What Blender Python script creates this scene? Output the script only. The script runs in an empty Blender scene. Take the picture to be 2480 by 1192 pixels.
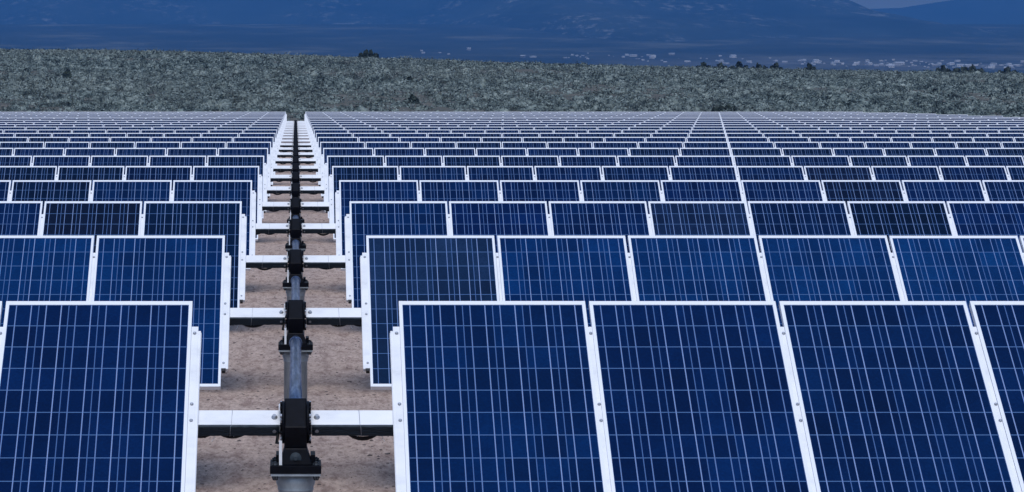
import bpy, bmesh, math, random
import numpy as np
from mathutils import Vector, Matrix, noise as mnoise

# ------------------------------------------------------------------ camera, world, sun
C = bpy.context.scene.collection
R = math.radians
sc = bpy.context.scene
FPX, VX, VY = 6767.0, 716.0, 223.0          # focal length and vanishing point measured on the 2480 px photograph
ZC = 2.95                                    # eye height above the gravel
cam_d = bpy.data.cameras.new('camera')
cam = bpy.data.objects.new('camera', cam_d)
C.objects.link(cam)
cam.location = (0, 0, ZC)
cam.rotation_euler = (R(90), 0, 0)
cam_d.sensor_width = 36
cam_d.lens = FPX / 2480 * 36
cam_d.shift_x = (1240 - VX) / 2480
cam_d.shift_y = (VY - 596) / 2480
cam_d.clip_start = 0.5
cam_d.clip_end = 60000
sc.camera = cam

SUN_EL, SUN_AZ = 60.0, 184.0                 # behind the camera, a little to the left
w = bpy.data.worlds.new('World')
sc.world = w
w.use_nodes = True
nt = w.node_tree
sky = nt.nodes.new('ShaderNodeTexSky')
sky.sky_type = 'NISHITA'
sky.sun_disc = False
sky.sun_elevation = R(SUN_EL)
sky.sun_rotation = R(SUN_AZ)
sky.dust_density = 0.6
sky.ozone_density = 1.6
bg = nt.nodes['Background']
bg.inputs['Strength'].default_value = 0.15
# dark cloud bank added round the horizon to dim upright faces; open sky above
wtc = nt.nodes.new('ShaderNodeTexCoord')
wsep = nt.nodes.new('ShaderNodeSeparateXYZ')
nt.links.new(wtc.outputs['Generated'], wsep.inputs[0])
wno = nt.nodes.new('ShaderNodeTexNoise')
wno.inputs['Scale'].default_value = 3.0
wno.inputs['Detail'].default_value = 6
nt.links.new(wtc.outputs['Generated'], wno.inputs['Vector'])
wma = nt.nodes.new('ShaderNodeMath')
wma.operation = 'MULTIPLY_ADD'
wma.inputs[1].default_value = 0.45
nt.links.new(wno.outputs['Fac'], wma.inputs[0])
nt.links.new(wsep.outputs['Z'], wma.inputs[2])
wmr = nt.nodes.new('ShaderNodeMapRange')
wmr.interpolation_type = 'SMOOTHSTEP'
wmr.inputs['From Min'].default_value = 0.46
wmr.inputs['From Max'].default_value = 0.80
nt.links.new(wma.outputs[0], wmr.inputs['Value'])
wmx = nt.nodes.new('ShaderNodeMix')
wmx.data_type = 'RGBA'
nt.links.new(wmr.outputs['Result'], wmx.inputs['Factor'])
wbr = nt.nodes.new('ShaderNodeMapRange')
wbr.inputs['From Min'].default_value = 0.75
wbr.inputs['From Max'].default_value = 0.95
nt.links.new(wsep.outputs['Y'], wbr.inputs['Value'])
wcl = nt.nodes.new('ShaderNodeMix')
wcl.data_type = 'RGBA'
nt.links.new(wbr.outputs['Result'], wcl.inputs['Factor'])
wcl.inputs['A'].default_value = (0.42, 0.66, 1.05, 1)
wcl.inputs['B'].default_value = (1.6, 1.75, 1.7, 1)
nt.links.new(wcl.outputs['Result'], wmx.inputs['A'])
nt.links.new(sky.outputs['Color'], wmx.inputs['B'])
nt.links.new(wmx.outputs['Result'], bg.inputs['Color'])
sun_d = bpy.data.lights.new('sun', 'SUN')
sun_d.energy = 1.35
sun_d.angle = R(34)
sun_d.color = (1.0, 0.95, 0.9)
sun = bpy.data.objects.new('sun', sun_d)
C.objects.link(sun)
sd = Vector((math.sin(R(SUN_AZ)) * math.cos(R(SUN_EL)), math.cos(R(SUN_AZ)) * math.cos(R(SUN_EL)), math.sin(R(SUN_EL))))
sun.rotation_euler = sd.to_track_quat('Z', 'Y').to_euler()
sun.location = sd * 100
sc.view_settings.view_transform = 'Standard'
sc.view_settings.look = 'None'
sc.view_settings.exposure = 0.50
sc.cycles.use_denoising = True
sc.cycles.max_bounces = 6
sc.cycles.volume_bounces = 0
sc.cycles.transparent_max_bounces = 6

random.seed(7)
rng = np.random.default_rng(11)

# ------------------------------------------------------------------ helpers
def mat(name, color, rough=0.5, metal=0.0, spec=0.5):
    m = bpy.data.materials.new(name)
    m.use_nodes = True
    b = m.node_tree.nodes['Principled BSDF']
    b.inputs['Base Color'].default_value = (*color, 1)
    b.inputs['Roughness'].default_value = rough
    b.inputs['Metallic'].default_value = metal
    b.inputs['Specular IOR Level'].default_value = spec
    return m

def nodes(m):
    return m.node_tree, m.node_tree.nodes['Principled BSDF']

def ramp(t, fac, stops):
    r = t.nodes.new('ShaderNodeValToRGB')
    e = r.color_ramp.elements
    while len(e) < len(stops):
        e.new(0.5)
    for k, (p, c) in enumerate(stops):
        e[k].position = p
        e[k].color = (*c, 1)
    t.links.new(fac, r.inputs['Fac'])
    return r.outputs['Color']

def mapped_noise(t, coord, scale, detail=4, rough=0.55, stretch=None):
    tc = t.nodes.new('ShaderNodeTexCoord')
    src = tc.outputs[coord]
    if stretch:
        mp = t.nodes.new('ShaderNodeMapping')
        mp.inputs['Scale'].default_value = stretch
        t.links.new(src, mp.inputs['Vector'])
        src = mp.outputs['Vector']
    n = t.nodes.new('ShaderNodeTexNoise')
    n.inputs['Scale'].default_value = scale
    n.inputs['Detail'].default_value = detail
    n.inputs['Roughness'].default_value = rough
    t.links.new(src, n.inputs['Vector'])
    return n.outputs['Fac'], src

def math_node(t, op, a, b=None, c=None):
    n = t.nodes.new('ShaderNodeMath')
    n.operation = op
    for i, v in enumerate((a, b, c)):
        if v is None:
            continue
        if isinstance(v, (int, float)):
            n.inputs[i].default_value = v
        else:
            t.links.new(v, n.inputs[i])
    return n.outputs[0]

def mix(t, fac, a, b, kind='MIX'):
    n = t.nodes.new('ShaderNodeMix')
    n.data_type = 'RGBA'
    n.blend_type = kind
    for sock, v in ((n.inputs['Factor'], fac), (n.inputs['A'], a), (n.inputs['B'], b)):
        if isinstance(v, (int, float)):
            sock.default_value = v
        elif isinstance(v, tuple):
            sock.default_value = (*v, 1)
        else:
            t.links.new(v, sock)
    return n.outputs['Result']

def bump(t, b, height, strength, dist):
    n = t.nodes.new('ShaderNodeBump')
    n.inputs['Strength'].default_value = strength
    n.inputs['Distance'].default_value = dist
    t.links.new(height, n.inputs['Height'])
    t.links.new(n.outputs['Normal'], b.inputs['Normal'])

class MB:
    """collects simple solids and links them as one mesh object"""
    def __init__(self):
        self.v, self.f, self.m, self.s = [], [], [], []
    def _add(self, vs, fs, mi=0, smooth=False):
        o = len(self.v)
        self.v += [tuple(p) for p in vs]
        for f in fs:
            self.f.append([i + o for i in f])
            self.m.append(mi)
            self.s.append(smooth)
    def box(self, x0, x1, y0, y1, z0, z1, mi=0):
        vs = [(x, y, z) for z in (z0, z1) for y in (y0, y1) for x in (x0, x1)]
        self._add(vs, [(0, 2, 3, 1), (4, 5, 7, 6), (0, 1, 5, 4), (2, 6, 7, 3), (0, 4, 6, 2), (1, 3, 7, 5)], mi)
    def prism_x(self, prof, x0, x1, mi=0):
        """extrude a closed (y, z) outline along x"""
        n = len(prof)
        vs = [(x0, y, z) for y, z in prof] + [(x1, y, z) for y, z in prof]
        fs = [(i, (i + 1) % n, n + (i + 1) % n, n + i) for i in range(n)]
        self._add(vs, fs + [tuple(range(n))[::-1], tuple(range(n, 2 * n))], mi)
    def lathe(self, c, axis, rings, seg=20, mi=0):
        """rings: (distance along axis, radius) list, closed by caps"""
        ax = {'x': 0, 'y': 1, 'z': 2}[axis]
        a, b = (ax + 1) % 3, (ax + 2) % 3
        vs = []
        for d, r in rings:
            for k in range(seg):
                p = [0, 0, 0]
                p[ax] = c[ax] + d
                p[a] = c[a] + r * math.cos(2 * math.pi * k / seg)
                p[b] = c[b] + r * math.sin(2 * math.pi * k / seg)
                vs.append(p)
        fs = []
        for j in range(len(rings) - 1):
            for k in range(seg):
                k2 = (k + 1) % seg
                fs.append((j * seg + k, j * seg + k2, (j + 1) * seg + k2, (j + 1) * seg + k))
        o = len(self.v)
        self._add(vs, fs, mi, True)
        self.f.append([o + i for i in range(seg)][::-1]); self.m.append(mi); self.s.append(False)
        q = o + (len(rings) - 1) * seg
        self.f.append([q + i for i in range(seg)]); self.m.append(mi); self.s.append(False)
    def sweep(self, pts, r, seg=8, mi=0):
        pts = [Vector(p) for p in pts]
        vs, fs = [], []
        for i, p in enumerate(pts):
            t = (pts[min(i + 1, len(pts) - 1)] - pts[max(i - 1, 0)]).normalized()
            u = t.cross(Vector((0.13, 1, 0.1))).normalized()
            v = t.cross(u)
            for k in range(seg):
                a = 2 * math.pi * k / seg
                vs.append(p + u * (r * math.cos(a)) + v * (r * math.sin(a)))
        for i in range(len(pts) - 1):
            for k in range(seg):
                k2 = (k + 1) % seg
                fs.append((i * seg + k, i * seg + k2, (i + 1) * seg + k2, (i + 1) * seg + k))
        fs += [tuple(range(seg))[::-1], tuple((len(pts) - 1) * seg + k for k in range(seg))]
        self._add(vs, fs, mi, True)
    def mesh(self, name, mats, bevel=0):
        me = bpy.data.meshes.new(name)
        me.from_pydata(self.v, [], self.f)
        for m in mats:
            me.materials.append(m)
        me.polygons.foreach_set('material_index', self.m)
        me.polygons.foreach_set('use_smooth', self.s)
        bm = bmesh.new()
        bm.from_mesh(me)
        bmesh.ops.recalc_face_normals(bm, faces=bm.faces)
        if bevel:
            eds = [e for e in bm.edges if len(e.link_faces) == 2 and e.calc_face_angle(0) > 0.6]
            bmesh.ops.bevel(bm, geom=eds, offset=bevel, segments=2, affect='EDGES', profile=0.6)
        bm.to_mesh(me)
        bm.free()
        return me

def link(name, me, parent=None, loc=(0, 0, 0), rot=(0, 0, 0)):
    o = bpy.data.objects.new(name, me)
    o.location = loc
    o.rotation_euler = rot
    if parent is not None:
        o.parent = parent
    C.objects.link(o)
    return o

def tag(o, label, cat, group=None):
    o['label'] = label
    o['category'] = cat
    if group:
        o['group'] = group
    return o

def quads_mesh(name, P, mats, smooth=False):
    """P: (n, 4, 3) array of separate quads"""
    n = len(P)
    me = bpy.data.meshes.new(name)
    me.vertices.add(n * 4)
    me.vertices.foreach_set('co', P.reshape(-1).astype(np.float32))
    me.loops.add(n * 4)
    me.loops.foreach_set('vertex_index', np.arange(n * 4, dtype=np.int32))
    me.polygons.add(n)
    me.polygons.foreach_set('loop_start', np.arange(0, n * 4, 4, dtype=np.int32))
    me.update(calc_edges=True)
    for m in mats:
        me.materials.append(m)
    return me

def grid_mesh(name, X, Y, Z, mats):
    ny, nx = X.shape
    me = bpy.data.meshes.new(name)
    me.vertices.add(nx * ny)
    me.vertices.foreach_set('co', np.stack([X, Y, Z], -1).reshape(-1).astype(np.float32))
    i = (np.arange(ny - 1)[:, None] * nx + np.arange(nx - 1)[None, :]).reshape(-1)
    idx = np.stack([i, i + 1, i + nx + 1, i + nx], -1).astype(np.int32)
    n = len(idx)
    me.loops.add(n * 4)
    me.loops.foreach_set('vertex_index', idx.reshape(-1))
    me.polygons.add(n)
    me.polygons.foreach_set('loop_start', np.arange(0, n * 4, 4, dtype=np.int32))
    me.polygons.foreach_set('use_smooth', np.ones(n, dtype=bool))
    me.update(calc_edges=True)
    for m in mats:
        me.materials.append(m)
    return me

# ------------------------------------------------------------------ materials
M = {}
# bright coated aluminium / galvanised section
m = M['white_metal'] = mat('white_metal', (0.8, 0.81, 0.82), 0.42, 0.0, 0.5)
t, b = nodes(m)
f, _ = mapped_noise(t, 'Object', 9, 5, 0.6, (0.4, 1, 1))
t.links.new(ramp(t, f, [(0.25, (0.62, 0.65, 0.68)), (0.40, (0.76, 0.79, 0.82)), (0.55, (0.82, 0.85, 0.88)), (0.75, (0.86, 0.88, 0.90))]), b.inputs['Base Color'])
m = M['anodised'] = mat('anodised_frame', (0.80, 0.84, 0.89), 0.38)
m = M['galvanised'] = mat('galvanised_steel', (0.4, 0.42, 0.44), 0.32, 0.85)
t, b = nodes(m)
f, src = mapped_noise(t, 'Object', 22, 6, 0.65, (1.6, 0.10, 1.6))
t.links.new(ramp(t, f, [(0.34, (0.04, 0.07, 0.14)), (0.5, (0.15, 0.21, 0.34)), (0.72, (0.45, 0.53, 0.68))]), b.inputs['Base Color'])
m = M['pier'] = mat('weathered_zinc', (0.42, 0.45, 0.46), 0.55, 0.3)
t, b = nodes(m)
f, src = mapped_noise(t, 'Object', 7, 6, 0.65, (1, 1, 0.35))
t.links.new(ramp(t, f, [(0.3, (0.24, 0.29, 0.33)), (0.55, (0.40, 0.46, 0.50)), (0.75, (0.52, 0.57, 0.60))]), b.inputs['Base Color'])
M['black'] = mat('black_paint', (0.002, 0.0025, 0.004), 0.5, 0, 0.12)
t, b = nodes(M['black'])
f, _ = mapped_noise(t, 'Object', 30, 4, 0.6)
t.links.new(ramp(t, f, [(0.35, (0.0015, 0.002, 0.004)), (0.7, (0.004, 0.005, 0.009))]), b.inputs['Base Color'])
M['rubber'] = mat('black_cable', (0.004, 0.005, 0.007), 0.6, 0, 0.2)
M['grey_cable'] = mat('charcoal_cable', (0.03, 0.043, 0.056), 0.65, 0, 0.2)  # dark grey painted as the tube's underside shade; also the hub's own grey
M['dull_steel'] = mat('dull_steel', (0.10, 0.12, 0.14), 0.5, 0.5)
M['bolt'] = mat('zinc_bolt', (0.42, 0.45, 0.5), 0.35, 0.6)
M['dark'] = mat('rail_end_cap', (0.012, 0.013, 0.016), 0.7)  # painted shade inside open rail ends; also used on house fronts

# cells behind glass: 6 x 10 cells, two busbars per cell, pale seams between cells
m = M['cells'] = mat('solar_cells', (0.003, 0.016, 0.1), 0.12, 0.0, 0.16)
t, b = nodes(m)
b.inputs['Specular Tint'].default_value = (0.3, 0.68, 1.0, 1)   # blue anti-reflective coating
uv = t.nodes.new('ShaderNodeUVMap')
sep = t.nodes.new('ShaderNodeSeparateXYZ')
t.links.new(uv.outputs['UV'], sep.inputs[0])
U = math_node(t, 'MULTIPLY', sep.outputs['X'], 6.0)
V = math_node(t, 'MULTIPLY', sep.outputs['Y'], 10.0)
fu = math_node(t, 'FRACT', U)
fv = math_node(t, 'FRACT', V)
def near_edge(fr, half):          # within `half` of a cell boundary
    return math_node(t, 'GREATER_THAN', math_node(t, 'ABSOLUTE', math_node(t, 'SUBTRACT', fr, 0.5)), 0.5 - half)
def near_at(fr, at, half):
    return math_node(t, 'LESS_THAN', math_node(t, 'ABSOLUTE', math_node(t, 'SUBTRACT', fr, at)), half)
seam_u = near_edge(fu, 0.0155)
seam_v = near_edge(fv, 0.0170)
bus = math_node(t, 'MAXIMUM', near_at(fu, 0.25, 0.0175), near_at(fu, 0.75, 0.0175))
cellid = t.nodes.new('ShaderNodeCombineXYZ')
t.links.new(math_node(t, 'FLOOR', U), cellid.inputs[0])
t.links.new(math_node(t, 'FLOOR', V), cellid.inputs[1])
oi = t.nodes.new('ShaderNodeObjectInfo')
t.links.new(math_node(t, 'MULTIPLY', oi.outputs['Random'], 40.0), cellid.inputs[2])
wn = t.nodes.new('ShaderNodeTexWhiteNoise')
wn.noise_dimensions = '3D'
t.links.new(cellid.outputs[0], wn.inputs['Vector'])
tc = t.nodes.new('ShaderNodeTexCoord')
vor = t.nodes.new('ShaderNodeTexVoronoi')
vor.inputs['Scale'].default_value = 90
t.links.new(tc.outputs['Object'], vor.inputs['Vector'])
vs = t.nodes.new('ShaderNodeSeparateColor')
t.links.new(vor.outputs['Color'], vs.inputs[0])
lf, _ = mapped_noise(t, 'Object', 1.7, 3, 0.6)
tone = math_node(t, 'ADD', math_node(t, 'MULTIPLY', wn.outputs['Value'], 0.45), math_node(t, 'MULTIPLY', vs.outputs[0], 0.22))
tone = math_node(t, 'ADD', tone, math_node(t, 'MULTIPLY_ADD', lf, 1.1, -0.48))
cell_col = ramp(t, tone, [(0.0, (0.0003, 0.0066, 0.040)), (0.42, (0.0004, 0.0105, 0.060)), (0.85, (0.0009, 0.0185, 0.094))])
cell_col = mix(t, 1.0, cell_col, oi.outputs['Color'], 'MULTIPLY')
c1 = mix(t, seam_v, cell_col, (0.075, 0.155, 0.33))
c2 = mix(t, seam_u, c1, (0.065, 0.13, 0.30))
colid = t.nodes.new('ShaderNodeCombineXYZ')
t.links.new(math_node(t, 'FLOOR', math_node(t, 'MULTIPLY', U, 2.0)), colid.inputs[0])
t.links.new(math_node(t, 'MULTIPLY', oi.outputs['Random'], 77.0), colid.inputs[1])
wn2 = t.nodes.new('ShaderNodeTexWhiteNoise')
wn2.noise_dimensions = '3D'
t.links.new(colid.outputs[0], wn2.inputs['Vector'])
c3 = mix(t, bus, c2, ramp(t, wn2.outputs['Value'], [(0.0, (0.085, 0.155, 0.34)), (0.5, (0.16, 0.245, 0.46)), (1.0, (0.21, 0.30, 0.53))]))
t.links.new(c3, b.inputs['Base Color'])
f, _ = mapped_noise(t, 'Object', 2.2, 5, 0.6)
t.links.new(ramp(t, f, [(0.3, (0.10,) * 3), (0.7, (0.22,) * 3)]), b.inputs['Roughness'])

# reddish decomposed-granite ground, passing to scrubby soil and a hazy plain further out
m = M['ground'] = mat('ground', (0.3, 0.25, 0.22), 0.95, 0, 0.2)
t, b = nodes(m)
f1, src = mapped_noise(t, 'Object', 0.55, 6, 0.6, (0.5, 1.6, 1))
f2, _ = mapped_noise(t, 'Object', 24, 8, 0.8, (1.1, 0.3, 1))
f3, _ = mapped_noise(t, 'Object', 42, 3, 0.6)
soil = ramp(t, f2, [(0.35, (0.16, 0.112, 0.095)), (0.45, (0.50, 0.40, 0.34)), (0.55, (0.64, 0.525, 0.45)), (0.67, (0.80, 0.70, 0.61))])
soil = mix(t, ramp(t, f1, [(0.35, (0, 0, 0)), (0.65, (0.45,) * 3)]), soil, ramp(t, f3, [(0.35, (0.38, 0.30, 0.25)), (0.6, (0.66, 0.545, 0.455))]))
v2 = t.nodes.new('ShaderNodeTexVoronoi')
v2.inputs['Scale'].default_value = 6.5
t.links.new(src, v2.inputs['Vector'])
spot = math_node(t, 'LESS_THAN', v2.outputs['Distance'], 0.085)
f5, _ = mapped_noise(t, 'Object', 6.0, 5, 0.7, (1.3, 0.35, 1))
soil = mix(t, 1.0, soil, ramp(t, f5, [(0.36, (0.62, 0.54, 0.53)), (0.5, (0.93, 0.87, 0.85)), (0.66, (1.08, 1.03, 1.01))]), 'MULTIPLY')
soil = mix(t, math_node(t, 'MULTIPLY', spot, 0.75), soil, (0.06, 0.045, 0.045))
sp = t.nodes.new('ShaderNodeSeparateXYZ')
tcg = t.nodes.new('ShaderNodeTexCoord')
t.links.new(tcg.outputs['Object'], sp.inputs[0])
farn, _ = mapped_noise(t, 'Object', 0.006, 6, 0.6, (1, 0.5, 1))
plain = ramp(t, farn, [(0.40, (0.012, 0.018, 0.014)), (0.55, (0.03, 0.036, 0.028)), (0.70, (0.12, 0.12, 0.09))])
hillc = ramp(t, f1, [(0.35, (0.07, 0.08, 0.07)), (0.65, (0.15, 0.14, 0.12))])
def mr(v, a, c):
    n = t.nodes.new('ShaderNodeMapRange')
    n.inputs['From Min'].default_value = a
    n.inputs['From Max'].default_value = c
    t.links.new(v, n.inputs['Value'])
    return n.outputs['Result']
col = mix(t, mr(sp.outputs['Y'], 166, 176), soil, hillc)
col = mix(t, mr(sp.outputs['Y'], 420, 700), col, plain)
tn, _ = mapped_noise(t, 'Object', 0.012, 6, 0.7, (1, 0.4, 1))
town = math_node(t, 'MULTIPLY', math_node(t, 'MULTIPLY', mr(sp.outputs['Y'], 2850, 3000), mr(sp.outputs['Y'], 3950, 3250)), mr(sp.outputs['X'], 250, 600))
town = math_node(t, 'MULTIPLY', town, ramp(t, tn, [(0.38, (0, 0, 0)), (0.62, (1, 1, 1))]))
col = mix(t, town, col, (0.13, 0.13, 0.125))
t.links.new(col, b.inputs['Base Color'])
bump(t, b, math_node(t, 'ADD', f2, f3), 0.9, 0.03)

m = M['scrub'] = mat('sagebrush_leaves', (0.08, 0.09, 0.07), 0.8, 0, 0.2)
t, b = nodes(m)
f1, _ = mapped_noise(t, 'Object', 1.15, 4, 0.66, (0.6, 0.8, 1.4))
f2, _ = mapped_noise(t, 'Object', 0.03, 3, 0.5)
g = t.nodes.new('ShaderNodeNewGeometry')
k = math_node(t, 'ADD', math_node(t, 'MULTIPLY', f1, 0.95), math_node(t, 'MULTIPLY', g.outputs['Random Per Island'], 0.12))
c = ramp(t, k, [(0.42, (0.014, 0.022, 0.022)), (0.50, (0.085, 0.118, 0.115)), (0.59, (0.20, 0.25, 0.235)), (0.74, (0.35, 0.41, 0.385))])
c = mix(t, ramp(t, f2, [(0.4, (0, 0, 0)), (0.65, (0.25,) * 3)]), c, (0.22, 0.245, 0.215))
t.links.new(c, b.inputs['Base Color'])
m = M['dark_leaf'] = mat('juniper_leaves', (0.014, 0.02, 0.018), 0.8, 0, 0.2)
t, b = nodes(m)
g = t.nodes.new('ShaderNodeNewGeometry')
t.links.new(ramp(t, g.outputs['Random Per Island'], [(0, (0.012, 0.02, 0.018)), (1, (0.05, 0.068, 0.055))]), b.inputs['Base Color'])
M['bark'] = mat('bark', (0.06, 0.05, 0.04), 0.9)

def mountain_mat(name, a, bcol, pale, seed):
    m = mat(name, a, 1.0, 0, 0.1)
    t, b = nodes(m)
    f1, src = mapped_noise(t, 'Object', 0.0028, 8, 0.68, (1, 0.5, 2))
    base = ramp(t, f1, [(0.36, a), (0.66, bcol)])
    f2, _ = mapped_noise(t, 'Object', 0.034, 6, 0.75, (1, 0.3, 2.0))
    f3, _ = mapped_noise(t, 'Object', 0.0035, 2, 0.5, (1, 0.6, 3))
    msk = math_node(t, 'MULTIPLY', ramp(t, f2, [(0.52, (0, 0, 0)), (0.72, (1, 1, 1))]), ramp(t, f3, [(0.42, (0, 0, 0)), (0.62, (1, 1, 1))]))
    t.links.new(mix(t, msk, base, pale), b.inputs['Base Color'])
    return m
M['mountain'] = mountain_mat('mountain_slopes', (0.010, 0.018, 0.020), (0.04, 0.055, 0.055), (0.36, 0.37, 0.36), 1)
M['mountain_far'] = mountain_mat('far_mountain_slopes', (0.02, 0.03, 0.028), (0.04, 0.05, 0.045), (0.08, 0.09, 0.08), 2)
M['house_wall'] = mat('pale_render', (0.78, 0.77, 0.74), 0.7)
M['house_roof'] = mat('pale_metal_roof', (0.5, 0.52, 0.54), 0.5)
t, b = nodes(M['house_wall'])
oi = t.nodes.new('ShaderNodeObjectInfo')
t.links.new(ramp(t, oi.outputs['Random'], [(0.0, (0.16, 0.15, 0.14)), (0.4, (0.55, 0.54, 0.51)), (1.0, (0.9, 0.89, 0.87))]), b.inputs['Base Color'])
M['pebble'] = mat('pebbles', (0.1, 0.08, 0.075), 0.9)

# ------------------------------------------------------------------ the setting
def lerp(x, pts):
    return np.interp(x, [p[0] for p in pts], [p[1] for p in pts])

Y_CREST = 350.0
CREST_PX = [(-800, 112), (0, 117), (250, 118), (520, 124), (800, 134), (1240, 150), (1700, 163), (2480, 177), (3400, 188)]
def crest_z(x):
    """height of the scrub hill's crest where it passes x"""
    px = VX + x / Y_CREST * FPX
    return ZC + (VY - lerp(px, CREST_PX)) / FPX * Y_CREST - 0.42
def ground_z(x, y):
    x = np.asarray(x, float); y = np.asarray(y, float)
    s = np.clip((y - 168.0) / (Y_CREST - 168.0), 0, 1)
    up = s * (1.35 - 0.35 * s * s) / 1.0
    hill = crest_z(x) * up
    d = np.clip((y - Y_CREST) / 420.0, 0, 1)
    down = d * d * (3 - 2 * d)
    far = lerp(y, [(0, -14), (1400, -6), (2400, 12), (3000, 27), (3500, 44), (4200, 70), (6000, 150), (12000, 160)])
    return np.where(y <= Y_CREST, hill, crest_z(x) * (1 - down) + far * down)

ys = np.concatenate([np.linspace(-60, 160, 12), np.linspace(168, 350, 60), np.linspace(356, 800, 40), np.linspace(850, 4500, 50), np.linspace(4700, 9900, 18)])
xs = np.concatenate([np.linspace(-3200, -160, 24), np.linspace(-150, 250, 70), np.linspace(270, 5200, 40)])
X, Y = np.meshgrid(xs, ys)
Z = ground_z(X, Y)
bumps = np.array([[mnoise.noise((x * 0.06, y * 0.06, 0)) for x in xs] for y in ys])
Z = Z + np.where((Y > 175), 0.5, 0.0) * np.where(Y > 900, 0.0, 1) * bumps
ground = link('ground', grid_mesh('ground', X, Y, Z, [M['ground']]))
ground['kind'] = 'structure'

def mountain(name, D, foot, off, prof, p_range, m, seed, amp):
    nx, nv = 260, 90
    pxs = np.linspace(*p_range, nx)
    dd = off * (1 - np.clip((pxs - 950) / 380, 0, 1) ** 2 * (3 - 2 * np.clip((pxs - 950) / 380, 0, 1)))
    v = np.linspace(0, 1.35, nv)
    Pg, Vg = np.meshgrid(pxs, v)
    Yg = foot + dd[None, :] + (D - foot) * Vg
    xs = (pxs - VX) / FPX * (D + dd)
    Xg = np.broadcast_to(xs[None, :], Yg.shape)
    ridge = ZC + (VY - lerp(pxs, prof)) / FPX * (D + dd)
    z0 = np.interp(foot, [3000, 4200, 6000, 12000], [25, 70, 150, 160]) - 18
    shape = np.where(Vg < 1, Vg ** 1.35, 1 - (Vg - 1) * 1.6)
    Zg = z0 + (ridge[None, :] - z0) * shape
    nz = np.array([[mnoise.hetero_terrain((x * 0.0016 + seed, yv * 0.0007, seed), 0.9, 2.1, 6, 0.6) for x in xs] for yv in Yg[:, -1]])
    fade = np.clip(4 * Vg * (1 - Vg), 0, 1) ** 0.8 * (Vg < 1)
    rough = np.array([mnoise.fractal((x * 0.004, seed, 0), 0.8, 2.0, 5) for x in xs])
    Zg = Zg + (nz - nz.mean()) * amp * fade + rough[None, :] * amp * 0.05 * np.clip(Vg, 0, 1)
    o = link(name, grid_mesh(name, Xg, Yg, Zg, [m]))
    o['kind'] = 'structure'
    return o
PROF1 = [(-2600, -60), (-700, -25), (-100, -4), (60, -4), (140, -18), (330, -14), (430, -4), (560, -3), (640, -5), (760, -18), (1200, -60), (1650, -60), (1950, -22), (2060, 0), (2120, 30), (2200, 62), (2290, 98), (2400, 126), (2520, 140), (2900, 160), (4200, 175)]
PROF2 = [(1400, 60), (1900, 45), (2090, 22), (2180, 19), (2240, 10), (2310, 0), (2400, -14), (2700, -40), (3600, -30)]
mountain('mountain', 6200, 4100, 1300, PROF1, (-2300, 3700), M['mountain'], 3.1, 26)
mountain('far_mountain', 9000, 6600, 0, PROF2, (1300, 3600), M['mountain_far'], 8.7, 20)

# ------------------------------------------------------------------ solar rows
TILT = R(38.70)
Z0, SP, HTOP = 14.856, 6.776, 1.1115
PITCH, MW, ML, GAP = 1.012, 0.990, 1.650, 0.548
FACE, FD = 0.074, 0.034                     # glass face above the tube's axis; frame depth
LX, LY = 0.018, 0.028                       # visible frame width on the sides and on the ends
N_ROWS = 22
ZT = (ZC - HTOP - ML / 2 * math.sin(TILT)) - FACE * math.cos(TILT)
def row_y(n):
    return Z0 + n * SP - ML / 2 * math.cos(TILT) + FACE * math.sin(TILT)

def frame_bits(mb):
    hw, hl = MW / 2, ML / 2
    z0, z1 = FACE - FD, FACE
    mb.box(-hw, -hw + LX, -hl, hl, z0, z1)
    mb.box(hw - LX, hw, -hl, hl, z0, z1)
    mb.box(-hw + LX, hw - LX, hl - LY, hl, z0, z1 - 0.0004)
    mb.box(-hw + LX, hw - LX, -hl, -hl + LY, z0, z1 - 0.0004)
def add_uv(me, only=None):
    uvl = me.uv_layers.new(name='UVMap')
    ax, ay = MW / 2 - LX, ML / 2 - LY
    for p in me.polygons:
        for li in p.loop_indices:
            co = me.vertices[me.loops[li].vertex_index].co
            uvl.data[li].uv = ((co.x + ax) / (2 * ax), (co.y + ay) / (2 * ay))
    return me
mb = MB(); frame_bits(mb)
ME_FRAME = mb.mesh('panel_frame', [M['anodised']])
mb = MB(); mb.box(-MW / 2 + LX, MW / 2 - LX, -ML / 2 + LY, ML / 2 - LY, FACE - 0.010, FACE - 0.003)
ME_CELLS = add_uv(mb.mesh('cell_sheet', [M['cells']]))
mb = MB(); frame_bits(mb)
mb.box(-MW / 2 + LX, MW / 2 - LX, -ML / 2 + LY, ML / 2 - LY, FACE - 0.010, FACE - 0.003, 1)
ME_FAR = add_uv(mb.mesh('far_panel', [M['anodised'], M['cells']]))

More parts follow.
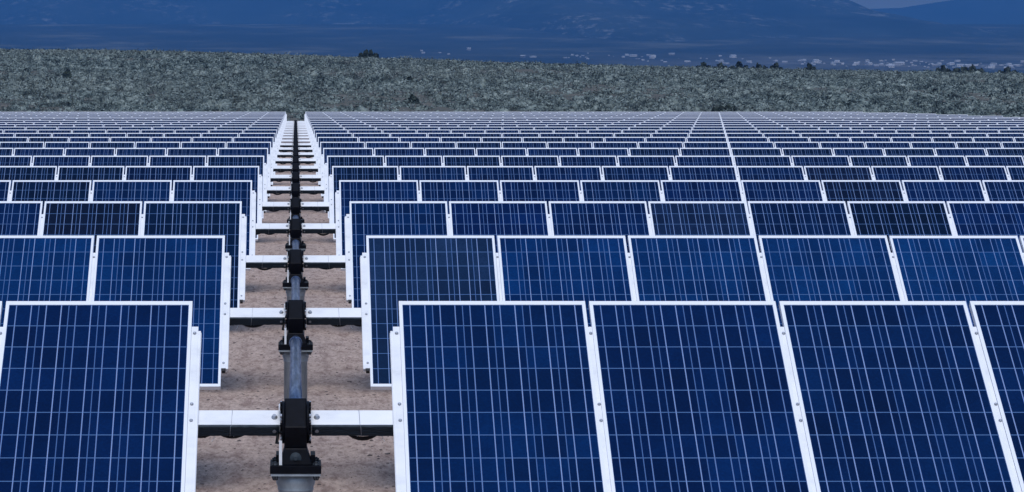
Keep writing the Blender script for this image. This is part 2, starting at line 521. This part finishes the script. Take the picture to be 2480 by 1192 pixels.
RL = 0.632                                   # rails stop short of the panel ends
def rail_bolts(mb, x, vs):
    for v in vs:
        mb.lathe((x, v, 0), 'z', [(FACE - 0.006, 0.0085), (FACE + 0.001, 0.0085), (FACE + 0.004, 0.005)], 8, 1)
mb = MB()
mb.box(-0.0102, 0.0102, -RL, RL, 0.0345, FACE - 0.005)
mb.box(-0.055, -0.0102, -RL, RL, 0.0345, FACE - FD - 0.001)
mb.box(0.0102, 0.055, -RL, RL, 0.0345, FACE - FD - 0.001)
rail_bolts(mb, 0, (-0.58, -0.058, 0.058, 0.58))
ME_RAIL = mb.mesh('support_rail', [M['white_metal'], M['bolt']])
mb = MB()
mb.box(-0.0102, 0.0102, -RL, RL, 0.0345, FACE - 0.005)
ME_RAIL_FAR = mb.mesh('support_rail_far', [M['white_metal']])
def edge_rail(sgn):
    """hat section along the open end of a wing; sgn = +1 sticks out towards +x"""
    mb = MB()
    def bx(a, c, v0, v1, z0, z1, mi=0):
        mb.box(min(a * sgn, c * sgn), max(a * sgn, c * sgn), v0, v1, z0, z1, mi)
    bx(0.0008, 0.036, -RL, RL, 0.0345, FACE - 0.004)
    bx(0.036, 0.050, -RL - 0.004, RL - 0.03, 0.0345, FACE - 0.007)
    bx(0.050, 0.053, -RL + 0.01, RL - 0.03, 0.0345, FACE - 0.020)
    bx(-0.045, 0.0008, -RL, RL, 0.0345, FACE - FD - 0.001)
    bx(0.006, 0.032, -RL - 0.022, -RL - 0.0005, 0.038, FACE - 0.010, 2)  # dark plug standing in for the shade inside the rail's open end
    for v in (-0.58, -0.058, 0.058, 0.58):
        mb.lathe((0.018 * sgn, v, 0), 'z', [(FACE - 0.006, 0.009), (FACE + 0.002, 0.009), (FACE + 0.005, 0.005)], 8, 1)
    return mb.mesh('edge_rail', [M['white_metal'], M['bolt'], M['dark']])
ME_EDGE = {1: edge_rail(1), -1: edge_rail(-1)}

TV, TW = 0.051, 0.034
def tube_mesh(x0, x1, side):
    mb = MB()
    mb.box(x0, x1, -TV, TV, -TW, TW)
    xi = 0.108 * side
    for (v, wv, ax) in ((0.0, TW, 'z'), (-TV, 0.0, 'y')):
        sg = 1 if ax == 'z' else -1
        base = TW if ax == 'z' else -TV
        c = (xi, v, 0) if ax == 'z' else (xi, 0, wv)
        rings = [(base - 0.002 * sg, 0.0155), (base + 0.004 * sg, 0.0155), (base + 0.0041 * sg, 0.011), (base + 0.016 * sg, 0.010)]
        mb.lathe(c, ax, rings, 10, 1)
    return mb.mesh('torque_tube', [M['white_metal'], M['bolt']], 0)

def cable_mesh(side, k):
    """black string cables tied under the tube, sagging between the ties (in world-up coordinates about the tube axis)"""
    r = random.Random(100 * k + side)
    mb = MB()
    ang = TILT
    by = -TV * math.cos(ang) + (TW + 0.006) * math.sin(ang) * 0.0
    bz = -TV * math.sin(ang) - TW * math.cos(ang)
    sag = (0.030 + 0.022 * r.random(), 0.012 + 0.022 * r.random())
    ties = [0.07, 0.20 + 0.05 * r.random(), 0.40 + 0.04 * r.random(), 0.56]
    for q in range(3):
        pts = []
        for i in range(len(ties) - 1):
            dep = (0.012, sag[0], sag[1])[i] * (1 - 0.25 * q)
            for s in np.linspace(0, 1, 9)[:-1]:
                x = ties[i] + (ties[i + 1] - ties[i]) * s
                pts.append((side * x, -0.006 - 0.012 * q + 0.02, bz + 0.012 - dep * 4 * s * (1 - s) - 0.004 * q))
        pts.append((side * 0.60, -0.012 * q + 0.015, bz + 0.012))
        mb.sweep(pts, 0.0068 - 0.001 * q, 6)
    for q in range(6):                        # dark strands added over the tube's underside to stand in for its shade
        wv = TW - 0.007 - q * 0.0112
        pts = []
        for i in range(22):
            x = 0.084 + (0.60 - 0.084) * i / 21
            v_, w_ = -TV - 0.0068 - 0.003 * r.random(), wv + r.uniform(-0.0016, 0.0016)
            pts.append((side * x, v_ * math.cos(ang) - w_ * math.sin(ang), v_ * math.sin(ang) + w_ * math.cos(ang)))
        mb.sweep(pts, 0.0066, 6, 2)
    for xt in (0.315, 0.33):                  # wire tie looped round the tube
        e_ = 0.0015
        lp = [(-TV - 0.015, -TW - e_), (TV + e_, -TW - e_), (TV + e_, TW + e_), (-TV - e_, TW + e_), (-TV - 0.015, TW - 0.004), (-TV - 0.016, -TW - e_)]
        if xt == 0.315:
            mb.sweep([(side * (xt + 0.004 * i), v_ * math.cos(ang) - w_ * math.sin(ang), v_ * math.sin(ang) + w_ * math.cos(ang)) for i, (v_, w_) in enumerate(lp)], 0.0014, 5, 3)
    x = side * ties[2]
    mb.sweep([(x, 0.02, bz), (x + 0.01 * side, -0.02, bz - 0.028), (x + 0.018 * side, -0.03, bz - 0.036)], 0.0015, 5, 1)
    return mb.mesh('cable', [M['rubber'], M['white_metal'], M['grey_cable'], M['bolt']])
ME_CABLE = {(s, k): cable_mesh(s, k) for s in (1, -1) for k in range(3)}

ORD = ['first', 'second', 'third', 'fourth', 'fifth', 'sixth', 'seventh', 'eighth', 'ninth', 'tenth', 'eleventh']
def which(n):
    if n == 0:
        return 'nearest'
    if n <= 10:
        return ORD[n] + ' nearest'
    k = N_ROWS - 1 - n
    return 'farthest' if k == 0 else ORD[k] + ' farthest'
def row_label(n):
    if n == 0:
        return 'nearest row of tilted blue solar panels, its lower half cut off by the photo edge'
    if n == 1:
        return 'second nearest row of tilted blue solar panels, its bottom edges showing beside the gap'
    if n <= 10:
        return '%s row of tilted blue solar panels, counted from the camera' % which(n)
    if n == N_ROWS - 1:
        return 'farthest row of tilted solar panels, right before the grey green scrub hill'
    return '%s row of tilted solar panels, counted from the scrub hill' % which(n)

NEAR = 8
for n in range(N_ROWS):
    z = Z0 + n * SP
    pitch_px = FPX * PITCH / z
    kr = min(32 if n < N_ROWS - 1 else 31, int(1764 / pitch_px) + (7 if n < 8 else 4))
    kl = min(32, int(716 / pitch_px) + (6 if n < 8 else 4))
    rowtone = [0.92, 1.5, 0.95, 0.85, 0.72, 0.65, 0.62, 0.6][n] if n < 8 else random.uniform(0.5, 0.66)  # cell tone per row; far rows darkened to carry viewing-angle shade
    tr = bpy.data.objects.new('solar_tracker', None)
    tr.empty_display_size = 0.3
    tr.location = (0, row_y(n), 0)
    C.objects.link(tr)
    tag(tr, row_label(n), 'solar panel row', 'rows of tilted solar panels')
    rt = TILT + R(random.uniform(-0.12, 0.12)) * (n > 1)
    for side, cnt in ((1, kr), (-1, kl)):
        x_end = side * (GAP + cnt * PITCH + 0.03)
        a, c2_ = sorted((side * 0.078, x_end))
        link('torque_tube', tube_mesh(a, c2_, side), tr, (0, 0, ZT), (rt, 0, 0))
        if n < 12:
            link('cable', ME_CABLE[(side, (n * 2 + (side > 0)) % 3)], tr, (0, 0, ZT), (0, 0, 0))
        for k in range(cnt):
            x = side * (GAP + MW / 2 + k * PITCH)
            tilt = rt + R(random.gauss(0, 0.05))
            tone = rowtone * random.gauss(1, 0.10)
            if n == 0 and side < 0: tone *= 0.9
            hue = random.gauss(0, 0.06)
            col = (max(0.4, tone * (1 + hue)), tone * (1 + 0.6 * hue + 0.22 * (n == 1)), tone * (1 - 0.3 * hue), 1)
            odd = {(1, 1, 0): (13, 1.75, 0.95), (2, -1, 1): (5, 0.5, 0.35), (2, 1, 3): (9, 1.2, 0.75), (4, 1, 7): (6, 0.7, 0.5), (3, 1, 6): (4, 0.6, 0.45)}.get((n, side, k))
            if odd:                                                      # a few modules of a duller, browner batch
                col = (*odd, 1)
            elif 2 <= n <= 9 and random.random() < 0.14:
                q_ = random.uniform(0.45, 0.65)
                col = (2.0 * q_, q_, 0.8 * q_, 1)
            loc = (x + random.gauss(0, 0.0006), 0, ZT)
            if n < NEAR:
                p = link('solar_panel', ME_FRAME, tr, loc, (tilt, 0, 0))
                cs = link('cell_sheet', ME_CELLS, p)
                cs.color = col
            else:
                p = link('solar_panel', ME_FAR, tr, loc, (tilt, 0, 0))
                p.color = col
            if k < cnt - 1:
                link('support_rail', ME_RAIL if n < 10 else ME_RAIL_FAR, tr, (side * (GAP + (k + 1) * PITCH - (PITCH - MW) / 2), 0, ZT), (rt, 0, 0))
        link('support_rail', ME_EDGE[-side], tr, (side * GAP, 0, ZT), (rt, 0, 0))
        link('support_rail', ME_EDGE[side], tr, (side * (GAP + (cnt - 1) * PITCH + MW), 0, ZT), (rt, 0, 0))

# ------------------------------------------------------------------ drive posts in the gap
Z_SHAFT = ZC - 1.857
Z_PLATE = ZC - 1.892                          # top of the black foot plate
dz, dp = Z_SHAFT - ZT, Z_PLATE - ZT
ct, st_ = math.cos(TILT), math.sin(TILT)
def rv(v, wv):                                # panel-plane coordinates -> (y, z) about the tube axis
    return (v * ct - wv * st_, v * st_ + wv * ct)
def housing():
    mb = MB()
    h = 0.056
    prof = [rv(-0.098, 0.062), rv(0.112, 0.062), rv(0.122, 0.0), rv(0.08, -0.09), (0.07, dz + 0.03), (0.075, dp + 0.02), (-0.085, dp + 0.02), (-0.075, dz + 0.05), rv(-0.115, 0.02)]
    mb.prism_x(prof, -h, h)
    # flared foot
    mb._add([(-h, -0.085, dp + 0.085), (h, -0.085, dp + 0.085), (h, 0.075, dp + 0.085), (-h, 0.075, dp + 0.085),
             (-0.083, -0.105, dp), (0.083, -0.105, dp), (0.083, 0.09, dp), (-0.083, 0.09, dp)],
            [(0, 1, 2, 3), (4, 7, 6, 5), (0, 4, 5, 1), (1, 5, 6, 2), (2, 6, 7, 3), (3, 7, 4, 0)])
    return mb.mesh('gear_housing', [M['black']], 0.006)
def slew_ring(sg):
    mb = MB()
    a, c = sorted((0.0562 * sg, 0.069 * sg))
    mb.lathe((0, 0, 0), 'x', [(a, 0.108), (c, 0.108)], 28)
    for k in range(14):
        an = 2 * math.pi * k / 14
        y, z = 0.098 * math.cos(an), 0.098 * math.sin(an)
        a2, c2 = sorted((0.069 * sg, 0.079 * sg))
        mb.lathe((0, y, z), 'x', [(a2, 0.011), (c2, 0.011)], 8, 1 if k % 3 == 0 else 0)
    return mb.mesh('slew_ring', [M['black'], M['bolt']])
def hub():
    mb = MB()
    mb.lathe((0, -0.087, dz - 0.0), 'y', [(0.03, 0.030), (-0.010, 0.030), (-0.012, 0.028), (-0.0121, 0.012), (-0.020, 0.010)], 18)
    return mb.mesh('shaft_hub', [M['grey_cable']])
def foot_plate():
    mb = MB()
    mb.box(-0.130, 0.130, -0.125, 0.125, dp - 0.040, dp)
    for sx in (-1, 1):
        for sy in (-1, 1):
            x, y = sx * 0.104, sy * 0.095
            mb.lathe((x, y, dp), 'z', [(-0.001, 0.018), (0.012, 0.018), (0.013, 0.010), (0.018, 0.009)], 6, 2)
            mb.lathe((x, y, dp), 'z', [(-0.076, 0.012), (-0.06, 0.018), (-0.053, 0.018)], 8, 2)
        mb.box(sx * 0.088 - 0.012, sx * 0.088 + 0.012, -0.04, 0.12, dp, dp + 0.045)
    return mb.mesh('foot_plate', [M['black'], M['bolt'], M['dull_steel']], 0.002)
def pier():
    mb = MB()
    zb = -ZT - 0.3
    top = dp - 0.0405
    mb.box(-0.126, 0.126, -0.122, 0.122, top - 0.012, top)
    mb.lathe((0, 0, 0), 'z', [(zb, 0.088), (top - 0.098, 0.088), (top - 0.094, 0.092), (top - 0.088, 0.092), (top - 0.084, 0.090), (top - 0.06, 0.100), (top - 0.0125, 0.100)], 28)
    return mb.mesh('pier', [M['pier']])
def conduit():
    mb = MB()
    mb.box(-0.084, -0.069, -0.108, -0.094, dp + 0.002, dp + 0.125)
    mb.box(-0.086, -0.080, -0.085, 0.085, 0.065, 0.085)
    mb.sweep([(-0.088, -0.075, dp + 0.11), (-0.097, -0.06, -0.10), (-0.09, -0.05, -0.06), (-0.085, 0.02, -0.02)], 0.008, 6, 1)
    return mb.mesh('conduit', [M['white_metal'], M['rubber']])
ME_POST = dict(gear_housing=housing(), shaft_hub=hub(), foot_plate=foot_plate(), pier=pier(), conduit=conduit())
ME_RING = (slew_ring(1), slew_ring(-1))
for n in range(N_ROWS):
    e = bpy.data.objects.new('drive_post', None)
    e.empty_display_size = 0.3
    e.location = (0, row_y(n), 0)
    C.objects.link(e)
    tag(e, 'black gear housing on grey pier in the %s panel row%s' % (which(n), '' if n <= 10 else ' from camera'), 'drive post', 'drive posts along the gap')
    for nm, me in ME_POST.items():
        if nm == 'conduit' and n > 12:
            continue
        link(nm, me, e, (0, 0, ZT))
    for me in ME_RING:
        link('slew_ring', me, e, (0, 0, ZT))
# drive pipes from post to post
mb = MB()
L0, L1 = 0.074, SP - 0.087
mb.lathe((0, 0, 0), 'y', [(L0, 0.030), (L0 + 0.10, 0.030), (L0 + 0.101, 0.039), (L1 - 0.24, 0.039), (L1 - 0.239, 0.034), (L1 + 0.01, 0.034)], 24)
mb.lathe((0, 0, 0), 'y', [(L1 - 0.30, 0.049), (L1 - 0.25, 0.049)], 24)
ME_SHAFT = mb.mesh('drive_pipe', [M['galvanised']])
for n in range(N_ROWS - 1):
    o = link('drive_pipe', ME_SHAFT, None, (0, row_y(n), Z_SHAFT))
    a = which(n)
    if n == 0:
        lb = 'longest visible galvanised drive pipe, running back from the nearest black gear housing'
    elif n <= 10:
        lb = 'galvanised drive pipe running back from the gear housing of the %s panel row' % a
    else:
        lb = 'galvanised drive pipe behind the housing of the %s panel row from camera' % a
    tag(o, lb, 'drive pipe', 'drive pipes along the gap')

# ------------------------------------------------------------------ scrub on the hill (nobody could count it)
def bush_template(r, n, w0=0.55, h0=0.75):
    th = r.uniform(0, 2 * np.pi, n)
    cz = r.uniform(0.05, 1, n)
    rad = np.sqrt(1 - (cz * 0.92) ** 2)
    lump = 1 + 0.28 * np.sin(3 * th + r.uniform(0, 6)) + 0.15 * np.sin(5 * th + 2)
    q = r.uniform(0.55, 1.05, n)
    c = np.stack([rad * np.cos(th) * w0 * q * lump, rad * np.sin(th) * w0 * q * lump, cz * h0 * q * (0.85 + 0.15 * lump)], -1)
    nrm = c / np.array([w0, w0, h0]) ** 2 * 0.75 + r.normal(0, 0.5, (n, 3))
    nrm /= np.linalg.norm(nrm, axis=1)[:, None]
    u = np.cross(nrm, r.normal(size=(n, 3)))
    u /= np.linalg.norm(u, axis=1)[:, None]
    v = np.cross(nrm, u)
    s = r.uniform(0.035, 0.085, n)[:, None]
    a = s * r.uniform(0.7, 1.5, (n, 1))
    return np.stack([c - u * s - v * a, c + u * s - v * a * 0.6, c + u * s * 0.8 + v * a, c - u * s * 0.7 + v * a * 0.8], 1)

def scatter(templates, px, py, pz, size, hscale, r):
    out = []
    for i, T in enumerate(templates):
        k = np.arange(len(px)) % len(templates) == i
        m = k.sum()
        a = r.uniform(0, 2 * np.pi, m)
        ca, sa = np.cos(a), np.sin(a)
        P = np.broadcast_to(T, (m,) + T.shape).copy()
        x = P[..., 0] * ca[:, None, None] - P[..., 1] * sa[:, None, None]
        y = P[..., 0] * sa[:, None, None] + P[..., 1] * ca[:, None, None]
        s = size[k][:, None, None]
        Q = np.stack([x * s + px[k][:, None, None], y * s + py[k][:, None, None], P[..., 2] * s * hscale[k][:, None, None] + pz[k][:, None, None]], -1)
        out.append(Q.reshape(-1, 4, 3))
    return np.concatenate(out)
def dome_template(r, w0, h0):
    out = []
    for k in range(r.integers(2, 4)):
        a, d = r.uniform(0, 6.28), r.uniform(0.0, 0.55) * w0
        cx, cy, rr, hh = d * math.cos(a), d * math.sin(a), w0 * r.uniform(0.33, 0.58), h0 * r.uniform(0.5, 0.9)
        TH, PH = np.meshgrid(np.linspace(0, 2 * np.pi, 9), np.array([-0.15, 0.45, 0.95, 1.5]))
        bump_ = 1 + 0.16 * np.sin(3 * TH + 5 * PH + a) + 0.12 * np.sin(5 * TH - 4 * PH + 2 * a)
        bump_[:, -1] = bump_[:, 0]
        G = np.stack([cx + rr * bump_ * np.cos(PH) * np.cos(TH), cy + rr * bump_ * np.cos(PH) * np.sin(TH), hh * bump_ * np.sin(PH)], -1)
        out.append(np.stack([G[:-1, :-1], G[:-1, 1:], G[1:, 1:], G[1:, :-1]], 2).reshape(-1, 4, 3))
    lf = bush_template(r, 115, w0 * 1.05, h0 * 1.15)
    c = lf.mean(1, keepdims=True)
    out.append(c + (lf - c) * 0.62)
    return np.concatenate(out)
tm = [dome_template(rng, 0.62, 0.42) for _ in range(14)]
NB = 25000
py = 172 + (360 - 172) * rng.random(NB * 2) ** 0.85
px = rng.uniform(-0.19, 0.37, NB * 2) * py
dens = np.array([mnoise.noise((x * 0.11, y * 0.055, 4.0)) for x, y in zip(px, py)])
keep = (dens > -0.95 + 0.25 * rng.random(NB * 2)) & (rng.random(NB * 2) < py / 362)
px, py = px[keep][:NB], py[keep][:NB]
pz = ground_z(px, py) - 0.08
size = np.exp(rng.normal(-0.10, 0.30, len(px))) * np.interp(py, [0, 315, 345], [1, 1, 0.70])
size = np.minimum(size, np.interp(py, [0, 315, 340], [1.9, 1.5, 0.85]))
scr = link('scrub', quads_mesh('scrub', scatter(tm, px, py, pz, size, np.clip(rng.normal(0.95, 0.2, len(px)), 0.5, 1.5), rng), [M['scrub']]))
scr['kind'] = 'stuff'
tag(scr, 'grey green sagebrush covering the low hill behind the panels', 'scrub')

# small stones on the bare ground along the gap
N = 9000
sx = rng.uniform(-2.2, 2.2, N); sy = 12 + 60 * rng.random(N) ** 1.6; s = np.exp(rng.normal(-5.2, 0.5, N))
bm = bmesh.new()
bmesh.ops.create_icosphere(bm, subdivisions=1, radius=1)
base = np.array([v.co[:] for v in bm.verts]) * (1, 1, 0.55)
fc = np.array([[v.index for v in f.verts] for f in bm.faces])
bm.free()
nb_ = len(base)
V_ = base[None] * s[:, None, None] * rng.uniform(0.65, 1.3, (N, nb_, 1)) * rng.uniform(0.7, 1.5, (N, 1, 3)) + np.stack([sx, sy, np.zeros(N)], -1)[:, None, :]
me = bpy.data.meshes.new('pebbles')
me.from_pydata(V_.reshape(-1, 3).tolist(), [], (fc[None] + nb_ * np.arange(N)[:, None, None]).reshape(-1, 3).tolist())
me.materials.append(M['pebble'])
pb = link('pebbles', me)
pb['kind'] = 'stuff'
tag(pb, 'small dark stones strewn over the reddish ground in the gap', 'pebbles')

# ------------------------------------------------------------------ darker bushes one can tell apart
def shrub(pxl, pyl, y, wpx, hpx, label, name='juniper_bush', cat='bush', group=None):
    """pxl, pyl: the photograph's pixel of the bush's base, at distance y"""
    if y < 340:                               # find where the hill's scrub passes that height in view
        yy = np.arange(178, 350, 0.5)
        seen = VY - (ground_z((pxl - VX) / FPX * yy, yy) + 0.40 - ZC) / yy * FPX
        y = float(yy[np.argmin(np.abs(seen - pyl))])
    x = (pxl - VX) / FPX * y
    zb = float(ground_z(x, y)) - 0.1
    wd, ht = wpx / FPX * y, max(0.6, ZC + (VY - (pyl - 1.0 * hpx)) / FPX * y - zb)
    e = bpy.data.objects.new(name, None)
    e.location = (x, y, zb)
    C.objects.link(e)
    tag(e, label, cat, group)
    parts = []
    nb = max(3, int(round(wd / (0.6 * ht))))
    for k in range(nb):
        T = bush_template(rng, 420, 0.5, 1.0)
        sc_ = np.array([max(wd / nb * 0.75, 0.4), ht * 0.6, ht * rng.uniform(0.8, 1.0) * (1 - 0.40 * abs((k + 0.5) / nb - 0.5) * 2)])
        T = (T - T.mean(1, keepdims=True)) * 1.9 * min(1.5, ht) + T.mean(1, keepdims=True) * sc_
        T[..., 0] += ((k + 0.5) / nb - 0.5) * wd * 0.8
        parts.append(T)
    link('crown', quads_mesh('crown', np.concatenate(parts), [M['dark_leaf']]), e)
    mb = MB()
    mb.lathe((0, 0, 0), 'z', [(-0.2, 0.10), (ht * 0.3, 0.07), (ht * 0.65, 0.03)], 8)
    mb.sweep([(0, 0, ht * 0.2), (wd * 0.1, 0, ht * 0.4), (wd * 0.2, 0.05, ht * 0.6)], 0.035, 6)
    mb.sweep([(0, 0, ht * 0.15), (-wd * 0.1, 0, ht * 0.35), (-wd * 0.2, -0.05, ht * 0.55)], 0.035, 6)
    link('trunk', mb.mesh('trunk', [M['bark']]), e)
    return e
shrub(163, 186, 256, 15, 17, 'lone dark bush standing on the left part of the scrub hill')
shrub(892, 137, 349, 60, 15, 'wide dark bush on the hill crest left of the middle, against the blue mountain')
shrub(992, 193, 262, 22, 9, 'upper of two dark bushes one above the other on the scrub hill')
shrub(1000, 242, 205, 27, 13, 'lower of two dark bushes one above the other on the scrub hill')
shrub(1755, 263, 195, 76, 13, 'low dark bush at the foot of the hill, just above the farthest panels')
shrub(2345, 168, 372, 100, 15, 'biggest dark tree clump on the crest at the right, before the town', 'crest_tree', 'tree')
shrub(2285, 166, 366, 44, 8, 'low dark bush touching the left side of the biggest crest clump')
shrub(2440, 168, 380, 60, 8, 'low dark bush on the crest, rightmost of all')
G_ = 'low dark bushes along the crest'
for q, (a, yy, ww, hh) in enumerate(((1705, 376, 44, 8), (1745, 372, 40, 6), (1790, 380, 60, 10), (1838, 374, 54, 8), (1880, 378, 40, 7), (1960, 381, 36, 7))):
    shrub(a, 159, yy, ww, hh, 'low dark bush in the broken line along the crest before the town', group=G_)

# ------------------------------------------------------------------ far houses at the mountain's foot
def house_mesh(k):
    r = random.Random(k)
    a, d, h, rf = r.uniform(4, 8), r.uniform(3.5, 5), r.uniform(3, 5), r.uniform(1.2, 2.2)
    mb = MB()
    mb.box(-a, a, -d, d, -2, h)
    mb._add([(-a - 0.4, -d - 0.5, h + 0.02), (a + 0.4, -d - 0.5, h + 0.02), (a + 0.4, d + 0.5, h + 0.02), (-a - 0.4, d + 0.5, h + 0.02), (-a - 0.4, 0, h + rf), (a + 0.4, 0, h + rf)],
            [(0, 1, 5, 4), (2, 3, 4, 5), (0, 4, 3), (1, 2, 5), (0, 3, 2, 1)], 1)
    for q in range(3):
        x = -a + (q + 0.5) * 2 * a / 3
        mb.box(x - 0.6, x + 0.6, -d - 0.05, -d + 0.02, 1.0, 2.3, 2)
    return mb.mesh('house', [M['house_wall'], M['house_roof'], M['dark']])
HM = [house_mesh(k) for k in range(6)]
hr = random.Random(5)
def house(pxl, pyl, label, scale, group, k):
    # distance at which the bajada passes this height in view
    best = min(np.arange(2500, 4300, 10.0), key=lambda y: abs(VY - (float(ground_z((pxl - VX) / FPX * y, y)) - ZC) / y * FPX - pyl))
    x = (pxl - VX) / FPX * best
    o = link('house', HM[k % 6], None, (x, best, float(ground_z(x, best))), (0, 0, R(hr.uniform(-35, 35))))
    o.scale = (scale, scale, scale)
    tag(o, label, 'house', group)
house(1976, 153, 'large bright white building, the brightest of the far town', 0.7, 'far town buildings', 1)
house(1533, 137, 'white building of the far town standing alone above the middle of the hill crest', 0.6, 'far town buildings', 2)
house(1775, 140, 'tall pale building of the far town above the line of crest bushes', 0.7, 'far town buildings', 3)
for i in range(190):
    if i < 12:
        a = hr.uniform(1020, 1420)
    elif i < 55:
        a = hr.uniform(1400, 1900)
    else:
        a = 1900 + 600 * hr.random() ** 0.9
    bb = float(lerp(a, CREST_PX)) - 7 - hr.triangular(0, 21, 6)
    house(a, bb, 'small pale house of the far town at the foot of the blue mountain', min(0.6, 0.23 * math.exp(hr.gauss(0, 0.5))), 'small houses of the far town', i)

# ------------------------------------------------------------------ blue air
mb = MB()
mb.box(-3900, 5500, -90, 9990, -16.5, 480)
hz = mb.mesh('haze', [])
hm = bpy.data.materials.new('haze_air')
hm.use_nodes = True
t = hm.node_tree
for nd in list(t.nodes):
    if nd.type == 'BSDF_PRINCIPLED':
        t.nodes.remove(nd)
pv = t.nodes.new('ShaderNodeVolumePrincipled')
pv.inputs['Color'].default_value = (0.080, 0.305, 0.765, 1)
pv.inputs['Density'].default_value = 0.00020
t.links.new(pv.outputs['Volume'], t.nodes['Material Output'].inputs['Volume'])
hz.materials.append(hm)
ho = link('haze', hz)
ho['kind'] = 'stuff'
tag(ho, 'pale blue air fading the far mountains', 'haze')
